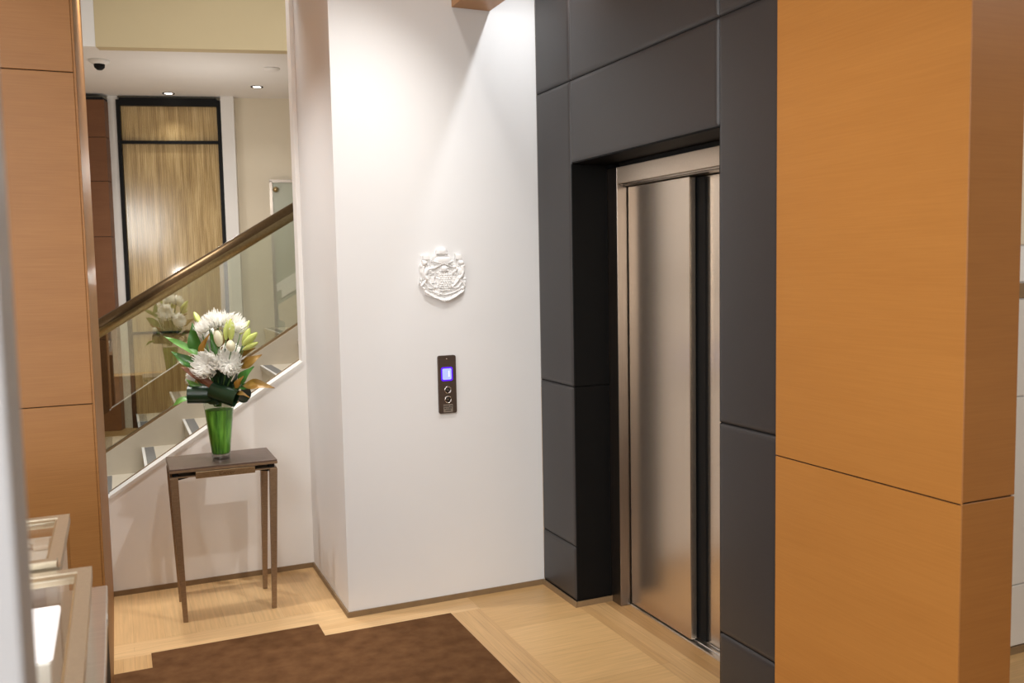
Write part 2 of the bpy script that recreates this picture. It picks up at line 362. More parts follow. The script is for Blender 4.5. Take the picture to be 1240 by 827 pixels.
# ---------------------------------------------------------------- staircase
YG = 6.5
st = thing('staircase', 'pale stone stair rising behind the sloping wall opening with grey nosing strips', 'stairs', (0, 5.6, 0))
def sobj(name, bm, m, parent=st):
    bmesh.ops.translate(bm, verts=bm.verts[:], vec=(0, -5.6, 0)); return obj(name, bm, m, parent)
RISE, RUN = .168, .264
X0, Z0 = .114, .452     # nosing of the step whose grey strip shows first
for k in range(-2, 5):
    x, z = X0+k*RUN, Z0+k*RISE
    top = box(x, x+RUN+.02, 4.965, YG-.01, z-.03, z, .002, 1)
    s = sobj('step', top, step_m)
    sobj('riser', box(x+.012, x+.03, 4.965, YG-.01, max(0, z-RISE), z-.03), step_m)
    b1 = box(x+.016, x+.073, 4.99, YG-.03, z-.001, z+.0015); bmesh.ops.translate(b1, verts=b1.verts[:], vec=(0, -5.6, 0)); obj('nosing', b1, nosing_m, s)
    b2 = box(x-.002, x+.014, 4.97, YG-.02, z-.004, z+.002); bmesh.ops.translate(b2, verts=b2.verts[:], vec=(0, -5.6, 0)); obj('nosing_edge', b2, white_edge, s)
g = lambda x: .437 + (x+.098)*.617
sobj('stringer', prism([(-.75,0),(1.4,0),(1.4,g(1.4)),(-.75,g(-.75))], 'y', YG-.012, YG+.09), step_m)

bal = thing('glass_balustrade', 'sloping glass balustrade with round bronze handrail on the far side of the stair', 'balustrade', (.5, YG, 0))
def bobj(name, bm, m, smooth=False):
    bmesh.ops.translate(bm, verts=bm.verts[:], vec=(-.5, -YG, 0)); return obj(name, bm, m, bal, smooth)
h = lambda x: 1.312 + (x+.114)*.598
bobj('glass_panel', prism([(-.7,g(-.7)),(1.4,g(1.4)),(1.4,h(1.4)-.06),(-.7,h(-.7)-.06)], 'y', YG+.018, YG+.030), glass_b)
bm = bmesh.new(); n = 24; A = []
for x in (-.7, 1.4):
    c = Vector((x, YG+.02, h(x)-.058)); ring = []
    for i in range(n):
        a = 2*PI*i/n
        ring.append(bm.verts.new(c + Vector((0, .050*math.cos(a), .064*math.sin(a)))))
    A.append(ring)
for i in range(n): bm.faces.new([A[0][i], A[0][(i+1) % n], A[1][(i+1) % n], A[1][i]])
bm.faces.new(A[0][::-1]); bm.faces.new(A[1]); bmesh.ops.recalc_face_normals(bm, faces=bm.faces[:])
for f_ in bm.faces:
    f_.material_index = 1 if f_.calc_center_median().z < h(f_.calc_center_median().x)-.060 else 0
bobj('handrail', bm, [rail_d, rail_m], True)
bobj('channel', prism([(-.7,g(-.7)),(1.4,g(1.4)),(1.4,g(1.4)+.018),(-.7,g(-.7)+.018)], 'y', YG+.004, YG+.044), brass)

# ---------------------------------------------------------------- far room beyond the glass (turned 13.6 degrees)
AN = math.radians(-13.6)
MF = Matrix.Translation((.534, 10.17, 0)) @ Matrix.Rotation(AN, 4, 'Z')   # local x along the far wall, local y away
FU = lambda u, n, z: MF @ Vector((u, n, z))
struct('wall_far', box(-1.6, 3.2, .05, .2, 0, 3.44, M=MF), cream, 'cream far wall beyond the stair', 'wall')
struct('wall_far_pilaster', box(.60, .73, -.06, .05, 0, 3.44, M=MF), plaster, 'white pilaster beside the framed silk panel', 'wall')
struct('wall_far_strip', box(-.52, -.42, .0, .05, 0, 3.44, M=MF), white_edge, 'white strip of wall between dark wood column and framed silk panel', 'wall')
cw = struct('wall_column', box(-1.3, -.530, -.145, .05, 0, 3.40, M=MF), black, 'dark reddish wood column in the far room', 'wood column')
for a, b in zip([0, .95, 2.0, 2.56, 3.0, 3.375], [.95, 2.0, 2.56, 3.0, 3.375]):
    obj('wood_panel', box(-1.3, -.517, -.15, .04, a+.003, b-.003, M=MF), wood_d, cw)
fp = thing('framed_silk_panel', 'tall watered silk panel behind glass in a slim black frame', 'wall panel', (.534, 10.17, 0)); fp.rotation_euler = (0, 0, AN)
bm = bmesh.new(); bbox(bm, -.415, .575, .02, .03, .02, 3.36); obj('silk', bm, silk_m, fp)
bm = bmesh.new(); bbox(bm, -.415, .575, .0, .006, .02, 3.36); obj('glass', bm, glass_w, fp)
for b in ((-.435, -.40, -.03, .04, 0, 3.40), (.555, .592, -.03, .04, 0, 3.40)): obj('frame_post', box(*b), black, fp)
for b in ((-.40, .555, -.035, .04, 3.34, 3.42), (-.40, .555, -.025, .04, 2.955, 2.985), (-.40, .555, -.025, .04, .985, 1.01), (-.40, .555, -.03, .04, 0, .06)): obj('frame_rail', box(*b), black, fp)
struct('ceiling_far', box(-1.6, 3.2, -1.98, .3, 3.44, 3.56, M=MF), plaster, 'white lower ceiling of the far room with downlights', 'ceiling')
struct('wall_bulkhead', box(-.085, 3.2, -2.1, -1.981, 3.44, 4.6, M=MF), khaki, 'khaki bulkhead rising above the far ceiling', 'wall')
struct('wall_bulkhead_return', box(-1.6, -.086, -2.1, -1.981, 3.44, 4.6, M=MF), plaster, 'white end of the bulkhead beside the wood pillar', 'wall')
struct('ceiling_stair', box(-4.5, 5.2, 4.86, 12.2, 4.6, 4.7), plaster, 'white ceiling high above the stair', 'ceiling')
# mirror-like niche with the next stair flight, at the right of the far wall
nm_ = thing('stair_niche', 'grey green glazed niche showing a second stair flight behind the handrail', 'niche', (.534, 10.17, 0)); nm_.rotation_euler = (0, 0, AN)
obj('back', box(1.07, 1.9, .0, .045, .3, 2.56), mirror_m, nm_)
for b in ((1.055, 1.085, -.012, .05, .3, 2.575), (1.055, 1.9, -.012, .05, 2.555, 2.585)): obj('frame', box(*b), steel_f, nm_)
obj('knob', lathe(bmesh.new(), [(.0,0),(.025,.004),(.03,.02),(.02,.04),(0,.045)], 16), rail_m, nm_, True).matrix_local = Matrix.Translation((1.12, -.012, 2.48)) @ Matrix.Rotation(PI/2, 4, 'X')
bm = bmesh.new(); tube(bm, [(1.10, -.03, 2.17), (1.9, -.03, 2.72)], .035, 12); obj('rail', bm, rail_m, nm_, True)
obj('upper_stringer', prism([(1.09,1.48),(1.9,1.98),(1.9,1.78),(1.14,1.33),(1.14,1.42),(1.09,1.40)], 'y', -.02, -.001), white_edge, nm_)
obj('flight', prism([(1.10,1.10),(1.16,1.07),(1.16,.86),(1.9,1.32),(1.9,1.72),(1.10,1.26)], 'y', -.016, -.001), cream, nm_)
obj('flight', prism([(1.10,.78),(1.9,.78),(1.9,1.18),(1.10,.82)], 'y', -.012, -.001), khaki, nm_)

def downlight(loc, label, group, rim=.045, glow=.032, m=None):
    t = thing('downlight', label, 'downlight', loc, group)
    bm = lathe(bmesh.new(), [(glow, 0), (glow, -.004), (rim, -.006), (rim, 0)], 28, close=True); obj('trim_ring', bm, chrome if m is None else m, t, True)
    bm = lathe(bmesh.new(), [(0, -.001), (glow, -.001), (glow, -.003), (0, -.003)], 28); obj('lamp', bm, bulb_m, t)
    return t
downlight((.602, 9.98, 3.44), 'small round ceiling downlight above the framed silk panel', 'far ceiling downlights', .06, .04, black)
downlight((1.391, 9.372, 3.44), 'small round ceiling downlight above the cream far wall', 'far ceiling downlights', .06, .04, black)
t = thing('dome_camera', 'small white ceiling dome camera with dark lens near the wood column', 'camera', (-.023, 8.648, 3.44))
obj('base', lathe(bmesh.new(), [(0, 0), (.085, 0), (.085, -.012), (.05, -.035), (0, -.035)], 28), plaster, t, True)
obj('lens', lathe(bmesh.new(), [(0, -.035), (.045, -.035), (.042, -.06), (.022, -.08), (0, -.082)], 24), black, t, True)
tag(obj('ceiling_speaker', lathe(bmesh.new(), [(0, 0), (.075, 0), (.07, -.01), (0, -.012)], 28), plaster, None, True), 'flat white round ceiling cover near the opening edge', 'ceiling cover').location = (1.40, 8.509, 3.44)

# ---------------------------------------------------------------- console table
tb = thing('console_table', 'slim bronze console table with tapered legs carrying the flower vase', 'table', (.425, 4.485, 0))
TX, TY = .425, 4.485
def tobj(name, bm, m, parent=tb):
    bmesh.ops.translate(bm, verts=bm.verts[:], vec=(-TX, -TY, 0)); return obj(name, bm, m, parent)
x0, x1, y0, y1 = .186, .664, 4.325, 4.652
tobj('tabletop', box(x0, x1, y0, y1, .700, .720, .0015, 2), table_t)
tobj('top_edge', box(x0-.0008, x1+.0008, y0-.0012, y1+.0008, .7015, .7125), table_m)
tobj('shelf_plate', box(x0+.002, x1-.002, y0+.004, y1-.004, .676, .682), table_m)
tobj('plaque', box(.297, .561, y0-.004, y0+.012, .668, .698, .001, 1), brass)
tobj('rear_rail', box(.29, .56, y1-.012, y1, .67, .70), table_m)
for xa, xb in ((.197, .225), (.625, .653)):
    for ya in (y0+.02, y1-.05): tobj('spacer', box(xa, xb, ya, ya+.03, .682, .700), black)
for xa, dx in ((x0+.003, 1), (x1-.003, -1)):
    tobj('bracket', prism([(xa, .676), (xa+dx*.105, .676), (xa+dx*.07, .668), (xa+dx*.034, .662), (xa, .662)], 'y', y0+.03, y1-.03), black)
def leg(xc, yc, dx, dy):
    bm = bmesh.new(); w0, w1 = .035, .021
    xt, yt = xc, yc; xb, yb = xc+dx*.028, yc+dy*.006
    def sq(x, y, z, w, sx, sy):   # square with its outer corner fixed at x,y
        return [bm.verts.new(p) for p in ((x, y, z), (x+sx*w, y, z), (x+sx*w, y+sy*w, z), (x, y+sy*w, z))]
    A = sq(xb, yb, 0, w1, dx, dy); B = sq(xt, yt, .677, w0, dx, dy)
    for i in range(4): bm.faces.new([A[i], A[(i+1) % 4], B[(i+1) % 4], B[i]])
    bm.faces.new(A); bm.faces.new(B); bmesh.ops.recalc_face_normals(bm, faces=bm.faces[:])
    bmesh.ops.bevel(bm, geom=bm.edges[:], offset=.001, segments=1, affect='EDGES'); return bm
for xc, dx in ((x0, 1), (x1, -1)):
    for yc, dy in ((y0, 1), (y1, -1)): tobj('leg', leg(xc, yc, dx, dy), table_m)
def text_mesh(name, s, size, m, M, parent, shear=0.0, ext=.0006):
    cu = bpy.data.curves.new(name, 'FONT'); cu.body = s; cu.size = size; cu.align_x = 'CENTER'; cu.align_y = 'CENTER'; cu.extrude = ext; cu.shear = shear
    o = bpy.data.objects.new(name, cu); C.objects.link(o)
    dg = bpy.context.evaluated_depsgraph_get(); me = bpy.data.meshes.new_from_object(o.evaluated_get(dg))
    bpy.data.objects.remove(o); me.materials.clear(); me.materials.append(m)
    r = bpy.data.objects.new(name, me); C.objects.link(r)
    if parent: r.parent = parent
    r.matrix_local = M; return r
FACE = Matrix.Rotation(PI/2, 4, 'X')      # text facing -Y
text_mesh('lettering', 'Cartier', .024, rail_d, Matrix.Translation((.432-TX, y0-.0042-TY, .683)) @ FACE, tb, .35)

# ---------------------------------------------------------------- vase
VX, VY, VZ = .427, 4.48, .72
vs = thing('flower_vase', 'tapered clear glass vase lined with green leaves on the console table', 'vase', (VX, VY, VZ))
bm = lathe(bmesh.new(), [(.0436,.0225),(.0438,.0245),(.0713,.279),(.0717,.2825),(.0712,.284),(.0703,.2838),(.0700,.281),(.0428,.033),(.0425,.031)], 48, close=True)
obj('glass_body', bm, glass_v, vs, True)
bm = lathe(bmesh.new(), [(0,.0),(.038,.0),(.0418,.004),(.0432,.021),(.040,.0255),(0,.0255)], 48)
obj('glass_foot', bm, glass_f, vs, False)
bm = lathe(bmesh.new(), [(0,.027),(.038,.027),(.0418,.034),(.0642,.236),(.062,.237),(0,.235)], 48)
obj('leaf_liner', bm, liner_m, vs, True)

# ---------------------------------------------------------------- flowers
RV = Vector((.9163, -.4005, 0)); TV = Vector((-.4005, -.9163, 0)); UP = Vector((0, 0, 1))   # across, toward the room, up
S = .00392
def P(dx, dy, dep):    # offsets measured across / up from the vase foot
    return Vector((VX, VY, VZ)) + RV*(dx+4+82*dep)*S + UP*dy*S + TV*dep
MOUTH = Vector((VX, VY, VZ+.27))
def petal_blob(bm, d, side, L, w, curl, base=.004):
    """one narrow cupped petal leaving the centre along d and curling toward the drop direction"""
    rows = []; n = 6; nrm = side.cross(d).normalized()
    for i in range(n+1):
        t = i/n
        a = curl*t*t
        c = d*(base+L*t*math.cos(a*.6)) - nrm*(L*t*math.sin(a*.6))
        ww = w*(.45+.75*math.sin(PI*min(1, t*.8+.12)))*(1 if t < .9 else .55)
        cup = nrm*ww*.55
        rows.append([bm.verts.new(c-side*ww+cup), bm.verts.new(c), bm.verts.new(c+side*ww+cup)])
    for A, B in zip(rows, rows[1:]):
        bm.faces.new([A[0], A[1], B[1], B[0]]); bm.faces.new([A[1], A[2], B[2], B[1]])
def mum(R, seed):
    rnd = random.Random(seed); bm = bmesh.new()
    for lay, (th, cnt, L, curl) in enumerate(((8,8,.46,-.7),(22,14,.58,-.5),(38,20,.70,-.1),(54,26,.82,.3),(70,30,.94,.8),(86,32,1.02,1.3),(102,30,1.06,1.7),(118,22,.98,2.0))):
        for k in range(cnt):
            ph = 2*PI*(k+rnd.uniform(-.3,.3))/cnt + lay*.7; t = math.radians(th+rnd.uniform(-8,8))
            d = Vector((math.sin(t)*math.cos(ph), math.sin(t)*math.sin(ph), math.cos(t)))
            side = Vector((-math.sin(ph), math.cos(ph), 0))
            petal_blob(bm, d, side, R*L*rnd.uniform(.88,1.08), R*.050*rnd.uniform(.85,1.2), curl*rnd.uniform(.6,1.3))
    return bm
def stem(bm, a, b, r=.0035):
    mid = (a+b)/2 + UP*.01
    return tube(bm, [a, (a*2+mid)/3, mid, (mid+b*2)/3, b], r, 8)
def orient(d):
    return Vector(d).to_track_quat('Z', 'Y').to_matrix().to_4x4()
def flower(dx, dy, dep, R, dirv, label, seed):
    c = P(dx, dy, dep); t = thing('chrysanthemum', label, 'flower', c, 'white chrysanthemums in the vase')
    d = (RV*dirv[0] + UP*dirv[1] + TV*dirv[2]).normalized()
    b = obj('bloom', mum(R, seed), petal_m, t, True); b.matrix_local = orient(d)
    foot = MOUTH + RV*dx*S*.12 + TV*dep*.12 - UP*.02
    obj('stem', stem(bmesh.new(), -d*.012, foot-c), stem_m, t, True)
flower(-14, 115, .07, .080, (-.35, .45, .8), 'large white chrysanthemum low at the front of the bouquet, nearer the handrail foot side', 1)
flower(9, 117, .065, .076, (.35, .4, .8), 'white chrysanthemum low at the front beside the green and orange leaves', 2)
flower(-13, 161, .02, .066, (-.6, .75, .3), 'white chrysanthemum at the top of the bouquet on the side toward the wood pillar', 3)
flower(-1, 165, -.01, .068, (.0, .95, .3), 'topmost white chrysanthemum at the crown of the bouquet', 4)
flower(17, 161, .015, .068, (.6, .75, .3), 'white chrysanthemum at the top above the opening green lily buds', 5)
flower(-34, 100, .03, .034, (-.7, .0, .6), 'small half hidden white chrysanthemum below the large front bloom', 6)
flower(-16, 140, -.11, .080, (-.5, .3, -.8), 'white chrysanthemum at the back of the bouquet seen reflected in the glass', 8)
flower(10, 120, -.11, .078, (.3, .3, -.8), 'low white chrysanthemum at the back of the bouquet seen reflected in the glass', 9)

def bud_bm(L, r, open_=0):
    bm = bmesh.new()
    for k in range(6):
        ph = 2*PI*k/6; rows = []
        for i in range(9):
            t = i/8; rr = r*math.sin(PI*min(.97, t*.88+.08))**.8*(1 if k % 2 else .94) + (open_*max(0, t-.55)*r*1.6 if k % 2 else 0)
            rows.append([bm.verts.new((rr*math.cos(ph+a), rr*math.sin(ph+a), L*t)) for a in (-.56, 0, .56)])
            v = rows[-1][1]; v.co.x *= 1.07; v.co.y *= 1.07
        for A, B in zip(rows, rows[1:]):
            bm.faces.new([A[0], A[1], B[1], B[0]]); bm.faces.new([A[1], A[2], B[2], B[1]])
    return bm
def bud(dx, dy, dep, L, r, dirv, m, label, op=0):
    c = P(dx, dy, dep); t = thing('lily_bud', label, 'flower bud', c, 'lily buds in the bouquet')
    d = (RV*dirv[0] + UP*dirv[1] + TV*dirv[2]).normalized()
    b = obj('bud', bud_bm(L, r, op), m, t, True); b.matrix_local = orient(d)
    foot = MOUTH + RV*dx*S*.15 + TV*dep*.15
    obj('stem', stem(bmesh.new(), d*.003, foot-c, .0025), stem_m, t, True)
bud(0, 139, .085, .075, .021, (-.05, 1, .1), bud_w, 'cream lily bud just opening in the middle of the bouquet', .55)
bud(14, 133, .09, .055, .0215, (0, 1, .25), bud_w, 'short rounded cream lily bud right above the front blooms')
bud(8, 146, .06, .095, .015, (.1, 1, 0), bud_g, 'slender green lily bud standing behind the cream buds')
bud(14, 146, .065, .10, .018, (.06, 1, .05), bud_g, 'tallest green lily bud against the white crown of the bouquet')
bud(28, 140, .05, .085, .016, (.45, .9, .1), bud_g, 'upright green lily bud of the cluster on the crest wall side')
bud(28, 139, .06, .095, .017, (.8, .65, .15), bud_g, 'leaning green lily bud of the cluster on the crest wall side', .2)
bud(28, 134, .06, .085, .014, (.9, .4, .2), bud_g, 'lowest green lily bud of the cluster on the crest wall side')
bud(-22, 162, -.08, .08, .015, (-.5, .8, -.4), bud_g, 'green lily bud at the back of the bouquet on the pillar side')
bud(26, 150, -.09, .08, .015, (.5, .8, -.4), bud_g, 'green lily bud at the back of the bouquet on the crest wall side')

def leaf_bm(a, b, w, nrm, bend=.0, fold=.25, n=12):
    """leaf blade from a to b (world), bowed along nrm, half-width w"""
    bm = bmesh.new(); d = b-a; L = d.length; d.normalize()
    side = d.cross(nrm).normalized(); up = side.cross(d).normalized(); rows = []
    for i in range(n+1):
        t = i/n; ww = w*1.05*(math.sin(PI*t**.8)*(1-.35*t) if 0 < t < 1 else 0)*1.12+.0007
        c = a + d*L*t + up*bend*L*math.sin(PI*t)
        r = []
        for s in (-1, -.5, 0, .5, 1):
            r.append(bm.verts.new(c + side*ww*s + up*(abs(s)**1.3*ww*fold) + up*.004*math.sin(9*t+s*2)*abs(s)))
        rows.append(r)
    for A, B in zip(rows, rows[1:]):
        for k in range(4): bm.faces.new([A[k], A[k+1], B[k+1], B[k]])
    return bm
def leaf(p0, p1, w, m, label, bend=.08, nv=(0, .3, 1), group='leaves around the bouquet'):
    a, b = P(*p0), P(*p1); nrm = RV*nv[0] + UP*nv[1] + TV*nv[2]
    bm = leaf_bm(a, b, w, nrm, bend)
    bmesh.ops.translate(bm, verts=bm.verts[:], vec=-a)
    t = thing('leaf_sprig', label, 'leaf', a, group)
    obj('blade', bm, m, t, True)
    foot = MOUTH + RV*p0[0]*S*.15 + TV*p0[2]*.15
    obj('stalk', stem(bmesh.new(), Vector((0,0,0)), foot-a, .002), stem_m, t, True)
leaf((-27, 126, .03), (-31, 167, .05), .030, leaf_g, 'broad upright green leaf beside the top blooms on the pillar side', .06)
leaf((-25, 126, .045), (-11, 154, .06), .014, leaf_o, 'narrow upright orange leaf next to the broad upright green leaf')
leaf((-22, 126, .04), (-66, 152, .06), .017, leaf_l, 'long pointed bright green leaf reaching up toward the pillar', .05, (.2, .6, .8))
leaf((-26, 113, .03), (-56, 131, .06), .022, leaf_g, 'green leaf below the long bright leaf on the pillar side', .07, (.2, .5, .8))
leaf((-14, 92, .06), (-48, 116, .075), .018, leaf_b, 'reddish brown leaf under the large front bloom', .05, (.2, .5, .8))
leaf((-6, 86, .07), (-28, 106, .085), .017, leaf_b, 'second reddish brown leaf lower under the front bloom', .05, (.2, .5, .8))
leaf((20, 120, .0), (43, 135, .03), .018, leaf_o, 'orange leaf pointing up below the leaning green buds', .08, (-.1, .4, .9))
leaf((20, 110, .0), (37, 124, .02), .014, leaf_o, 'smaller orange leaf under the one below the green buds', .08, (-.1, .4, .9))
leaf((20, 92, .05), (40, 114, .07), .024, leaf_g, 'green leaf curling up beside the low front bloom on the crest wall side', .06, (-.2, .3, .9))
leaf((26, 90, .03), (64, 87, .05), .025, leaf_o, 'largest orange leaf stretching out toward the crest wall', .12, (0, .6, .8))
leaf((16, 88, .07), (27, 103, .08), .014, leaf_o, 'short orange leaf in front of the curling green leaf')
leaf((16, 82, .05), (34, 76, .06), .010, leaf_o, 'small drooping orange leaf above the vase rim', .15, (0, .7, .7))
leaf((22, 86, .0), (40, 90, .0), .014, leaf_g, 'small dark green leaf behind the largest orange leaf')
leaf((-34, 76, .03), (-60, 67, .05), .017, leaf_l, 'low green leaf hanging out beside the vase rim on the pillar side', .15, (0, .7, .7))
leaf((-22, 84, .05), (-42, 100, .06), .016, leaf_l, 'small green leaf beside the rolled dark leaf on the pillar side', .08)
leaf((-18, 74, .03), (-2, 68, .05), .016, leaf_k, 'dark folded leaf tip just over the vase rim', .1)
leaf((-4, 126, .05), (-9, 158, .045), .012, leaf_g, 'narrow green leaf standing behind the orange upright leaf', .04)
leaf((-30, 110, -.08), (-60, 130, -.10), .022, leaf_g, 'green leaf at the back of the bouquet on the pillar side', .06)
leaf((24, 108, -.08), (52, 124, -.10), .024, leaf_o, 'orange leaf at the back of the bouquet on the crest wall side', .06)
leaf((0, 100, -.09), (-30, 96, -.14), .024, leaf_k, 'dark leaf hanging at the back of the bouquet', .1, (0, .8, -.6))
rnd = random.Random(5)
for k in range(14):      # dark filler foliage in the heart of the bouquet
    a = rnd.uniform(0, 2*PI); dx = 22*math.cos(a)*rnd.uniform(.5, 1); dp = .055*math.sin(a)
    leaf((dx*.25, 78+rnd.uniform(0, 10), dp*.3), (dx*1.15, 96+rnd.uniform(0, 42), dp*1.1), .022, leaf_k,
         'dark green leaf packed between the blooms in the heart of the bouquet', .05, (math.cos(a), .4, math.sin(a)+.01), 'dark filler leaves inside the bouquet')
def roll(cx, cy, dep, ln, ra, tilt, label, yaw=0):
    bm = bmesh.new(); n = 30; rows = []
    for i in range(n+1):
        a = -2.2 + 2*PI*1.12*i/n; r = ra*(1-.10*i/n)
        rows.append([bm.verts.new((s*ln/2*(1-.12*math.cos(a)*.5), r*math.cos(a)*.95, r*math.sin(a)*1.05)) for s in (-1, -.5, 0, .5, 1)])
    for A, B in zip(rows, rows[1:]):
        for k in range(4): bm.faces.new([A[k], A[k+1], B[k+1], B[k]])
    c = P(cx, cy, dep); t = thing('rolled_leaf', label, 'leaf', c, 'dark rolled leaves at the collar of the bouquet')
    R3 = Matrix((RV, -TV, UP)).transposed().to_4x4()
    o = obj('blade', bm, leaf_k, t, True); o.matrix_local = R3 @ Matrix.Rotation(yaw, 4, 'Z') @ Matrix.Rotation(tilt, 4, 'Y')
    obj('stalk', stem(bmesh.new(), Vector((0,0,0)), MOUTH + RV*cx*S*.2 - c, .002), stem_m, t, True)
roll(-27, 81, .045, .10, .042, .05, 'dark green rolled leaf at the collar on the wood pillar side', .25)
roll(3, 81, .07, .125, .040, .32, 'dark green rolled leaf at the front of the collar over the vase rim', -.15)
roll(22, 80, -.05, .10, .040, -.2, 'dark green rolled leaf at the back of the collar toward the crest wall', 2.3)
roll(-14, 82, -.06, .10, .040, .1, 'dark green rolled leaf at the back of the collar toward the pillar', 3.0)

# ---------------------------------------------------------------- plaster crest: a carved relief
CU = (.0041/10.083, .0039/10.083)
cr = thing('crest_relief', 'white plaster coat of arms relief on the white wall above the call panel', 'crest', (1.417, 4.055, 1.58))
N = 200; W0, W1, H0, H1 = 55, 675, 80, 775
ax = np.linspace(W0, W1, N); ay = np.linspace(H0, H1, N); A_, B_ = np.meshgrid(ax, ay, indexing='ij')
outline = [(110,190),(160,184),(208,178),(213,235),(225,262),(262,205),(285,178),(288,130),(310,105),(355,96),(400,105),(420,132),(422,170),(450,190),(482,240),(505,285),(522,262),(515,170),(560,178),(597,182),(600,248),(632,290),(634,345),(622,392),(652,452),(640,500),(632,560),(618,640),(560,680),(500,712),(440,738),(385,757),(340,742),(290,716),(220,695),(145,665),(128,600),(112,575),(74,532),(78,490),(92,440),(82,330),(92,300),(118,282)]
def inside(poly):
    r = np.zeros_like(A_, bool); n = len(poly); j = n-1
    for i in range(n):
        xi, yi = poly[i]; xj, yj = poly[j]
        c = ((yi > B_) != (yj > B_)) & (A_ < (xj-xi)*(B_-yi)/(yj-yi+1e-9)+xi); r ^= c; j = i
    return r
mask = inside(outline)
Hh = np.full_like(A_, .008); ID = np.zeros_like(A_, int)
def put(h, ident):
    global Hh, ID
    up = h > Hh; Hh = np.where(up, h, Hh); ID = np.where(up & (ident > 0), ident, ID)
def dome(a, b, ra, rb, h0, h1, i=0, rot=0, p=2.0):
    c, s = math.cos(rot), math.sin(rot); u = ((A_-a)*c+(B_-b)*s)/ra; v = (-(A_-a)*s+(B_-b)*c)/rb
    d = (np.abs(u)**p+np.abs(v)**p); put(np.where(d < 1, h0+(h1-h0)*np.sqrt(np.clip(1-d, 0, 1)), 0), i)
def rope(pts, r, h0, h1, i=0, wob=0, fq=0):
    best = np.full_like(A_, 1e9); acc = 0; tt = np.zeros_like(A_)
    for (a0, b0), (a1, b1) in zip(pts, pts[1:]):
        L = math.hypot(a1-a0, b1-b0); t = np.clip(((A_-a0)*(a1-a0)+(B_-b0)*(b1-b0))/L**2, 0, 1)
        d = np.hypot(A_-a0-t*(a1-a0), B_-b0-t*(b1-b0)); tt = np.where(d < best, acc+t*L, tt); best = np.minimum(best, d); acc += L
    q = best/r; hh = h0+(h1-h0)*np.sqrt(np.clip(1-q*q, 0, 1))
    if wob: hh = hh*(1+wob*np.sin(tt*fq))
    put(np.where(q < 1, hh, 0), i)
# ids: 1 crown and mantling, 2 flags, 3 supporters, 4 shield, 5 ribbon
dome(355,142,68,48,.012,.030,1); rope([(290,168),(420,168)],12,.012,.026,1,.2,.35)
dome(365,248,112,48,.012,.027,1,0,2.6); rope([(258,262),(310,285),(365,290),(430,285),(480,262)],12,.012,.026,1,.25,.3)
rope([(288,195),(255,215),(235,255)],14,.01,.02,1); rope([(430,192),(458,210),(478,245)],14,.01,.02,1)
rope([(215,352),(265,340),(320,310),(365,292),(420,306),(480,335),(520,330)],11,.012,.024,1)
dome(380,348,46,36,.016,.030,1); rope([(338,375),(422,375)],10,.012,.026,1,.2,.4)
for sx in (-1, 1):
    cxm = 363
    m_ = lambda a: cxm+sx*(a-cxm)
    dome(m_(560),212,44,36,.010,.021,2,0,6); rope([(m_(517),180),(m_(515),300),(m_(500),360)],8,.01,.021,2)
    dome(m_(590),282,44,34,.012,.030,3,.3*sx); dome(m_(622),318,18,26,.012,.025,3)
    rope([(m_(600),330),(m_(612),390),(m_(590),440),(m_(560),470)],26,.010,.026,3); dome(m_(575),395,34,58,.012,.026,3,-.25*sx)
    rope([(m_(560),440),(m_(545),500),(m_(505),545),(m_(470),570)],15,.01,.023,3); rope([(m_(560),460),(m_(590),520),(m_(560),560)],14,.01,.022,3)
    rope([(m_(560),470),(m_(610),530),(m_(630),560)],15,.01,.022,3); dome(m_(632),478,20,22,.01,.021,3); dome(m_(640),518,18,20,.01,.021,3)
    rope([(m_(540),350),(m_(500),395),(m_(470),405)],14,.01,.022,3,.2,.2); dome(m_(505),340,30,22,.01,.021,3)
    for k in range(7): dome(m_(462+(k % 3)*26),390+22*(k//3)+(k % 2)*8,13,11,.010,.021,4)
    dome(m_(488),478,30,42,.008,.016,4,0,6); rope([(m_(462),520),(m_(515),520)],8,.01,.019,4)
    dome(m_(600),590,26,22,.01,.022,5); rope([(m_(470),575),(m_(505),590),(m_(560),575)],14,.01,.022,5,.25,.25)
dome(385,490,82,92,.010,.020,4,0,3.2)
for k in range(5):
    for l in range(6): dome(325+k*30+(l % 2)*8,425+l*27,13,12,.014,.027,4)
rope([(310,575),(385,592),(462,572)],9,.012,.023,5)
for k in range(7): dome(322+k*20,612+6*math.sin(k*1.1),12,17,.012,.022,5)
rope([(140,622),(200,668),(290,708),(385,738),(480,706),(560,662),(615,625)],30,.008,.018,5)
for k in range(22):
    t = k/21; a = 150+450*t; b = 636+104*math.sin(PI*t)**1.1; dome(a, b, 10, 19, .014, .025, 5, (t-.5)*1.6)
rope([(200,612),(290,650),(385,668),(480,648),(570,606)],10,.01,.02,5)
rn = np.random.RandomState(3)
for _ in range(240):
    a, b = rn.uniform(80,650), rn.uniform(280,700); dome(a, b, rn.uniform(6,13), rn.uniform(6,13), .010, rn.uniform(.0135,.0205), 0)
rs = (np.roll(Hh,1,0)+np.roll(Hh,-1,0)+np.roll(Hh,1,1)+np.roll(Hh,-1,1))/4; Hh = .5*Hh+.5*rs
ii, jj = np.nonzero(mask)
names = {0: 'backplate', 1: 'crown', 2: 'flag', 3: 'supporter', 4: 'shield', 5: 'ribbon'}
def loc3(i, j, d): return ((ax[i]-363)*CU[0], -d, -(ay[j]-413)*CU[1])
cellok = mask[:-1,:-1] & mask[1:,:-1] & mask[:-1,1:] & mask[1:,1:]
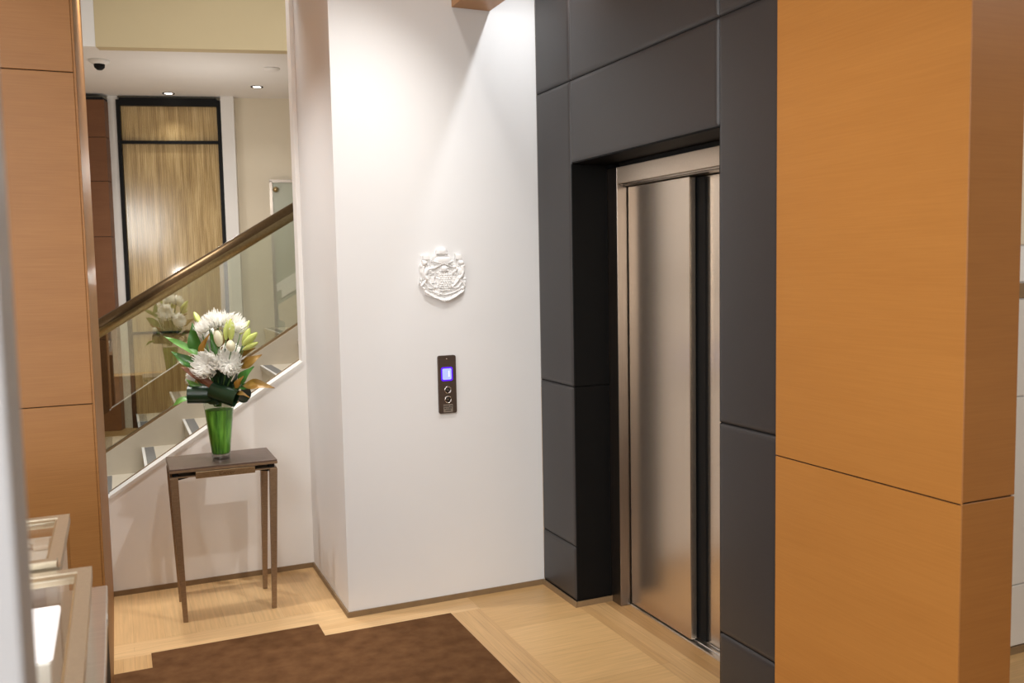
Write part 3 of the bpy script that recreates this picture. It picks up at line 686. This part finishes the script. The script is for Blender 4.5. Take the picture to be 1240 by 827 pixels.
for ident, nm in names.items():
    sides = (0,) if ident in (0, 1, 4, 5) else (-1, 1)
    for sd in sides:
        bm = bmesh.new(); V = {}
        def gv(i, j):
            if (i, j) not in V: V[(i, j)] = bm.verts.new(loc3(i, j, Hh[i, j]))
            return V[(i, j)]
        for i, j in zip(*np.nonzero(cellok & (ID[:-1,:-1] == ident))):
            if sd and (1 if ax[i] > 363 else -1) != sd: continue
            bm.faces.new([gv(i, j), gv(i, j+1), gv(i+1, j+1), gv(i+1, j)])
        if ident == 0:   # rim down to the wall
            for i, j in zip(*np.nonzero(cellok)):
                for di, dj, e in ((-1,0,((0,0),(0,1))),(1,0,((1,1),(1,0))),(0,-1,((1,0),(0,0))),(0,1,((0,1),(1,1)))):
                    a, b = i+di, j+dj
                    if not (0 <= a < N-1 and 0 <= b < N-1 and cellok[a, b]):
                        p, q = (i+e[0][0], j+e[0][1]), (i+e[1][0], j+e[1][1])
                        bm.faces.new([bm.verts.new(loc3(*p, Hh[p])), bm.verts.new(loc3(*q, Hh[q])), bm.verts.new(loc3(*q, 0)), bm.verts.new(loc3(*p, 0))])
        obj(nm, bm, crest_m, cr, False)

# ---------------------------------------------------------------- lift call panel
cp = thing('call_panel', 'dark bronze lift call panel with blue screen on the white wall', 'call panel', (1.427, 4.055, 1.055))
def rrect(w, h, r, n=6):
    pts = []
    for cx, cy, a0 in ((w/2-r, h/2-r, 0), (-w/2+r, h/2-r, PI/2), (-w/2+r, -h/2+r, PI), (w/2-r, -h/2+r, 1.5*PI)):
        for i in range(n+1): a = a0+PI/2*i/n; pts.append((cx+r*math.cos(a), cy+r*math.sin(a)))
    return pts
def cobj(name, pts, dx, dz, d0, d1, m, parent=cp, bev=0):
    bm = prism([(p[0]+dx, p[1]+dz) for p in pts], 'y', -d1, -d0, bev); return obj(name, bm, m, parent)
cobj('plate', rrect(.090, .277, .010), 0, 0, 0, .012, plate_m, bev=.001)
sc = cobj('screen_surround', rrect(.058, .066, .010), -.002, .050, .0121, .0135, violet)
cobj('screen', rrect(.045, .053, .006), -.002, .050, .0136, .0145, screen, sc)
cobj('digit', [(-.0022,-.014),(.0018,-.014),(.0018,.014),(-.0022,.014)], .008, .051, .0146, .0150, digit_m, sc)
def button(dz, m, arrow_up):
    bm = lathe(bmesh.new(), [(.0125,.012),(.0125,.0165),(.0155,.019),(.0180,.0165),(.0185,.012)], 32)
    o = obj('button', bm, chrome, cp, True); o.matrix_local = Matrix.Translation((0, 0, dz)) @ Matrix.Rotation(PI/2, 4, 'X')
    bm = lathe(bmesh.new(), [(0,.012),(.0122,.012),(.0122,.0150),(.009,.0162),(0,.0166)], 28)
    obj('cap', bm, m, o, True)
    s = 1 if arrow_up else -1
    bm = prism([(-.0045,-.003*s),(.0045,-.003*s),(0,.005*s)], 'z', .0166, .0174); obj('arrow', bm, chrome, o)
button(-.026, btn_d, True); button(-.072, btn_d, False)
sg = cobj('notice_plate', rrect(.047, .038, .002), .0005, -.114, .0121, .0132, sign_m)
bm = bmesh.new()
for row, words in enumerate(((6, 3), (2, 1, 4), (6,))):      # three unreadable engraved lines
    tot = sum(words)*.0046+(len(words)-1)*.003; x = -tot/2; z = -.104-row*.0098
    for w_ in words:
        for k in range(w_): bbox(bm, x+.0006, x+.0040, -.0137, -.0132, z-.0025, z+.0025); x += .0046
        x += .003
obj('engraved_lines', bm, btn_d, sg)
bm = lathe(bmesh.new(), [(0,0),(.003,0),(.003,.0015),(0,.002)], 14); o = obj('screw', bm, chrome, cp, True); o.matrix_local = Matrix.Translation((0, -.012, .122)) @ Matrix.Rotation(PI/2, 4, 'X')

# ---------------------------------------------------------------- glass showcases at the left edge
ct = thing('showcase_counter', 'dark counter with metal top carrying the two glass showcases', 'counter', (-.5, 1.7, 0))
def kobj(name, bm, m, parent=ct, off=(-.5, 1.7, 0)):
    bmesh.ops.translate(bm, verts=bm.verts[:], vec=(-off[0], -off[1], -off[2])); return obj(name, bm, m, parent)
kobj('body', box(-.98, -.060, .82, 2.515, 0, .76), black)
kobj('top', box(-1.0, -.056, .80, 2.53, .76, .80, .002, 1), alu)
kobj('edge_highlight', box(-.0562, -.0545, 2.30, 2.34, .772, .79), white_edge)  # small white chip painted as a highlight on the counter edge
def vitrine(x0, x1, y0, y1, z0, z1, label, fw=.026):
    o = ((x0+x1)/2, (y0+y1)/2, z0); t = thing('glass_showcase', label, 'showcase', o, 'champagne framed glass showcases')
    k = lambda n, b, m: kobj(n, b, m, t, o)
    bm = bmesh.new(); f = fw; h = .024
    for b in ((x1-f, x1, y0, y1), (x0, x0+f, y0, y1)): bbox(bm, *b, z1-h, z1)
    for b in ((x0+f, x1-f, y0, y0+f), (x0+f, x1-f, y1-f, y1)): bbox(bm, *b, z1-h, z1)
    k('top_frame', bm, champ)
    bm = bmesh.new(); i = .005     # dark gasket line inside the frame
    bbox(bm, x1-f-i, x1-f, y0+f, y1-f, z1-.010, z1-.004); bbox(bm, x0+f, x1-f-i, y1-f-i, y1-f, z1-.010, z1-.004); k('gasket', bm, bronze)
    k('lid_glass', box(x0+f, x1-f-i, y0+f, y1-f-i, z1-.012, z1-.006), glass_c)
    k('side_glass', box(x1-.009, x1-.003, y0+.01, y1-.01, z0, z1-h), glass_c)
    k('side_glass', box(x0+.01, x1-.01, y1-.009, y1-.003, z0, z1-h), glass_c)
    k('side_glass', box(x0+.01, x1-.01, y0+.003, y0+.009, z0, z1-h), glass_c)
    k('deck', box(x0+.005, x1-.011, y0+.01, y1-.01, z0, z0+.012), pad_m)
    return t
vitrine(-.66, -.072, .86, 2.04, .801, 1.0, 'nearer glass showcase with champagne metal frame and bright white pad')
v1 = vitrine(-.66, -.133, 2.065, 2.525, .801, 1.0, 'farther glass showcase with champagne metal frame standing by the wood pillar')
kobj('end_bar', box(-.66, -.137, 2.058, 2.084, 1.0, 1.016, .002, 1), champ, v1, (-.3965, 2.295, .801))
pad = lambda n, lab, b, m, cat='display pad', bev=.003: tag(obj(n, box(*b, bev, 1), m), lab, cat)
pad('display_block', 'tall cream block under the bright white pad inside the nearer showcase', (-.40, -.135, 1.74, 2.01, .8135, .925), white_edge, 'display block')
pad('display_pad', 'bright white glowing pad on top of the tall cream block in the nearer showcase', (-.40, -.132, 1.745, 2.005, .9255, .940), glow_pad)
pad('display_block', 'low cream block in front of the bright white pad in the nearer showcase', (-.40, -.14, 1.40, 1.68, .8135, .90), white_edge, 'display block')
pad('display_block', 'broad pale block filling the farther showcase', (-.62, -.165, 2.10, 2.50, .8135, .955), tile_m, 'display block')
pad('display_block', 'small tan block behind the bangles in the farther showcase', (-.207, -.172, 2.37, 2.44, .9555, .968), pad_m, 'display block')
pad('display_block', 'small tan block far at the back of the farther showcase', (-.29, -.235, 2.46, 2.495, .9555, .970), pad_m, 'display block')
def ring(loc, R, r, label, tilt):
    bm = bmesh.new(); n, m = 28, 8
    vs_ = [[bm.verts.new(((R+r*math.cos(2*PI*j/m))*math.cos(2*PI*i/n), (R+r*math.cos(2*PI*j/m))*math.sin(2*PI*i/n), r*math.sin(2*PI*j/m))) for j in range(m)] for i in range(n)]
    for i in range(n):
        for j in range(m): bm.faces.new([vs_[i][j], vs_[(i+1) % n][j], vs_[(i+1) % n][(j+1) % m], vs_[i][(j+1) % m]])
    o = obj('bangle', bm, chrome, None, True); o.location = loc; o.rotation_euler = tilt; tag(o, label, 'jewellery')
ring((-.232, 2.405, .9585), .024, .003, 'silver bangle lying in the middle of the farther showcase', (0, 0, .5))
ring((-.242, 2.33, .9585), .024, .003, 'silver bangle lying nearest the end bar of the farther showcase', (0, 0, -.4))

# ---------------------------------------------------------------- lights
def spot(loc, tgt, e, col, size=80, blend=.6, rad=.03):
    l = bpy.data.lights.new('spot', 'SPOT'); l.energy = e; l.color = col; l.spot_size = math.radians(size); l.spot_blend = blend; l.shadow_soft_size = rad
    o = bpy.data.objects.new('spot_light', l); C.objects.link(o); o.location = loc
    o.rotation_euler = (Vector(tgt)-Vector(loc)).to_track_quat('-Z', 'Y').to_euler()
def area(loc, tgt, e, col, sx, sy):
    l = bpy.data.lights.new('area', 'AREA'); l.shape = 'RECTANGLE'; l.size = sx; l.size_y = sy; l.energy = e; l.color = col
    o = bpy.data.objects.new('area_light', l); C.objects.link(o); o.location = loc
    o.rotation_euler = (Vector(tgt)-Vector(loc)).to_track_quat('-Z', 'Y').to_euler()
WARM, NEUT, COOL, FILL = (1, .90, .78), (1, .975, .945), (.92, .96, 1), (.95, .975, 1)
def point(loc, e, col, rad=.08):
    l = bpy.data.lights.new('point', 'POINT'); l.energy = e; l.color = col; l.shadow_soft_size = rad
    o = bpy.data.objects.new('point_light', l); C.objects.link(o); o.location = loc
spot((1.37, 3.10, 3.12), (1.05, 4.05, 1.3), 12, (1, .95, .915), 125, 1, .02)
spot((1.81, 3.48, 3.12), (1.80, 4.05, 1.9), 26, COOL, 125, 1, .02)
spot((1.28, 3.04, 3.12), (.28, 4.7, .5), 82, NEUT, 85, 1, .015)
spot((.05, 4.30, 3.12), (.20, 4.40, 0), 132, NEUT, 110, 1, .03)
spot((1.62, 2.75, 3.12), (1.66, 2.75, 0), 65, NEUT, 140, 1, .03)
spot((.6, 1.8, 3.12), (1.2, 2.8, 0), 80, NEUT, 120, 1, .05)
spot((.1, 5.6, 4.4), (.43, 4.5, 1.15), 150, NEUT, 24, .8, .03)
area((-1.5, .2, 3.13), (-1.5, .2, 0), 100, FILL, 2.0, 1.8)  # added broad fill over the room, no fitting modelled
area((3.6, .6, 3.13), (3.6, .6, 0), 35, NEUT, 1.5, 2.0)
area((-4.35, 1.2, 2.6), (0, 1.4, 2.3), 120, FILL, 3.2, .9)  # added fill along the side wall, no window there
area((-.8, -3.05, 1.7), (.3, 2, 1.4), 205, FILL, 3.2, 2.2)  # added fill behind the camera, evens out the front faces
area((.6, 5.7, 4.55), (.6, 5.7, 0), 85, NEUT, 1.6, 1.0)
point((.9, 8.6, 2.5), 15, NEUT, .05)  # added fill without a fitting, lifts the far ceiling
point((.1, 8.9, 1.6), 18, NEUT, .05)  # added fill low in the far room, no fitting there
spot((.602, 9.90, 3.40), (.60, 10.2, 1.5), 8, NEUT, 90, .8, .02)
spot((1.391, 9.30, 3.40), (1.5, 9.9, 1.5), 6, NEUT, 90, .8, .02)

w = bpy.data.worlds.new('World'); bpy.context.scene.world = w; w.use_nodes = True
w.node_tree.nodes['Background'].inputs[0].default_value = (1, .9, .78, 1); w.node_tree.nodes['Background'].inputs[1].default_value = .25

# ---------------------------------------------------------------- camera
cam = bpy.data.cameras.new('Camera'); co = bpy.data.objects.new('Camera', cam); C.objects.link(co); bpy.context.scene.camera = co
f_px, yaw, pitch, roll_ = 1096.3356, .411845687, .0808079236, .0195926053
cy, sy, cpn, spn = math.cos(yaw), math.sin(yaw), math.cos(pitch), math.sin(pitch)
fwd = Vector((sy*cpn, cy*cpn, -spn)); right = Vector((cy, -sy, 0)); down = fwd.cross(right)
c_, s_ = math.cos(roll_), math.sin(roll_)
r2 = right*c_ + down*s_; d2 = -right*s_ + down*c_
M = Matrix((r2, -d2, -fwd)).transposed().to_4x4(); M.translation = (0, 0, 1.6); co.matrix_world = M
cam.sensor_width = 36; cam.lens = f_px/1240*36; cam.clip_start = .05
cam.dof.use_dof = True; cam.dof.focus_distance = 4.2; cam.dof.aperture_fstop = 5.0
sc_ = bpy.context.scene
sc_.view_settings.view_transform = 'Standard'; sc_.view_settings.look = 'None'; sc_.view_settings.exposure = 0
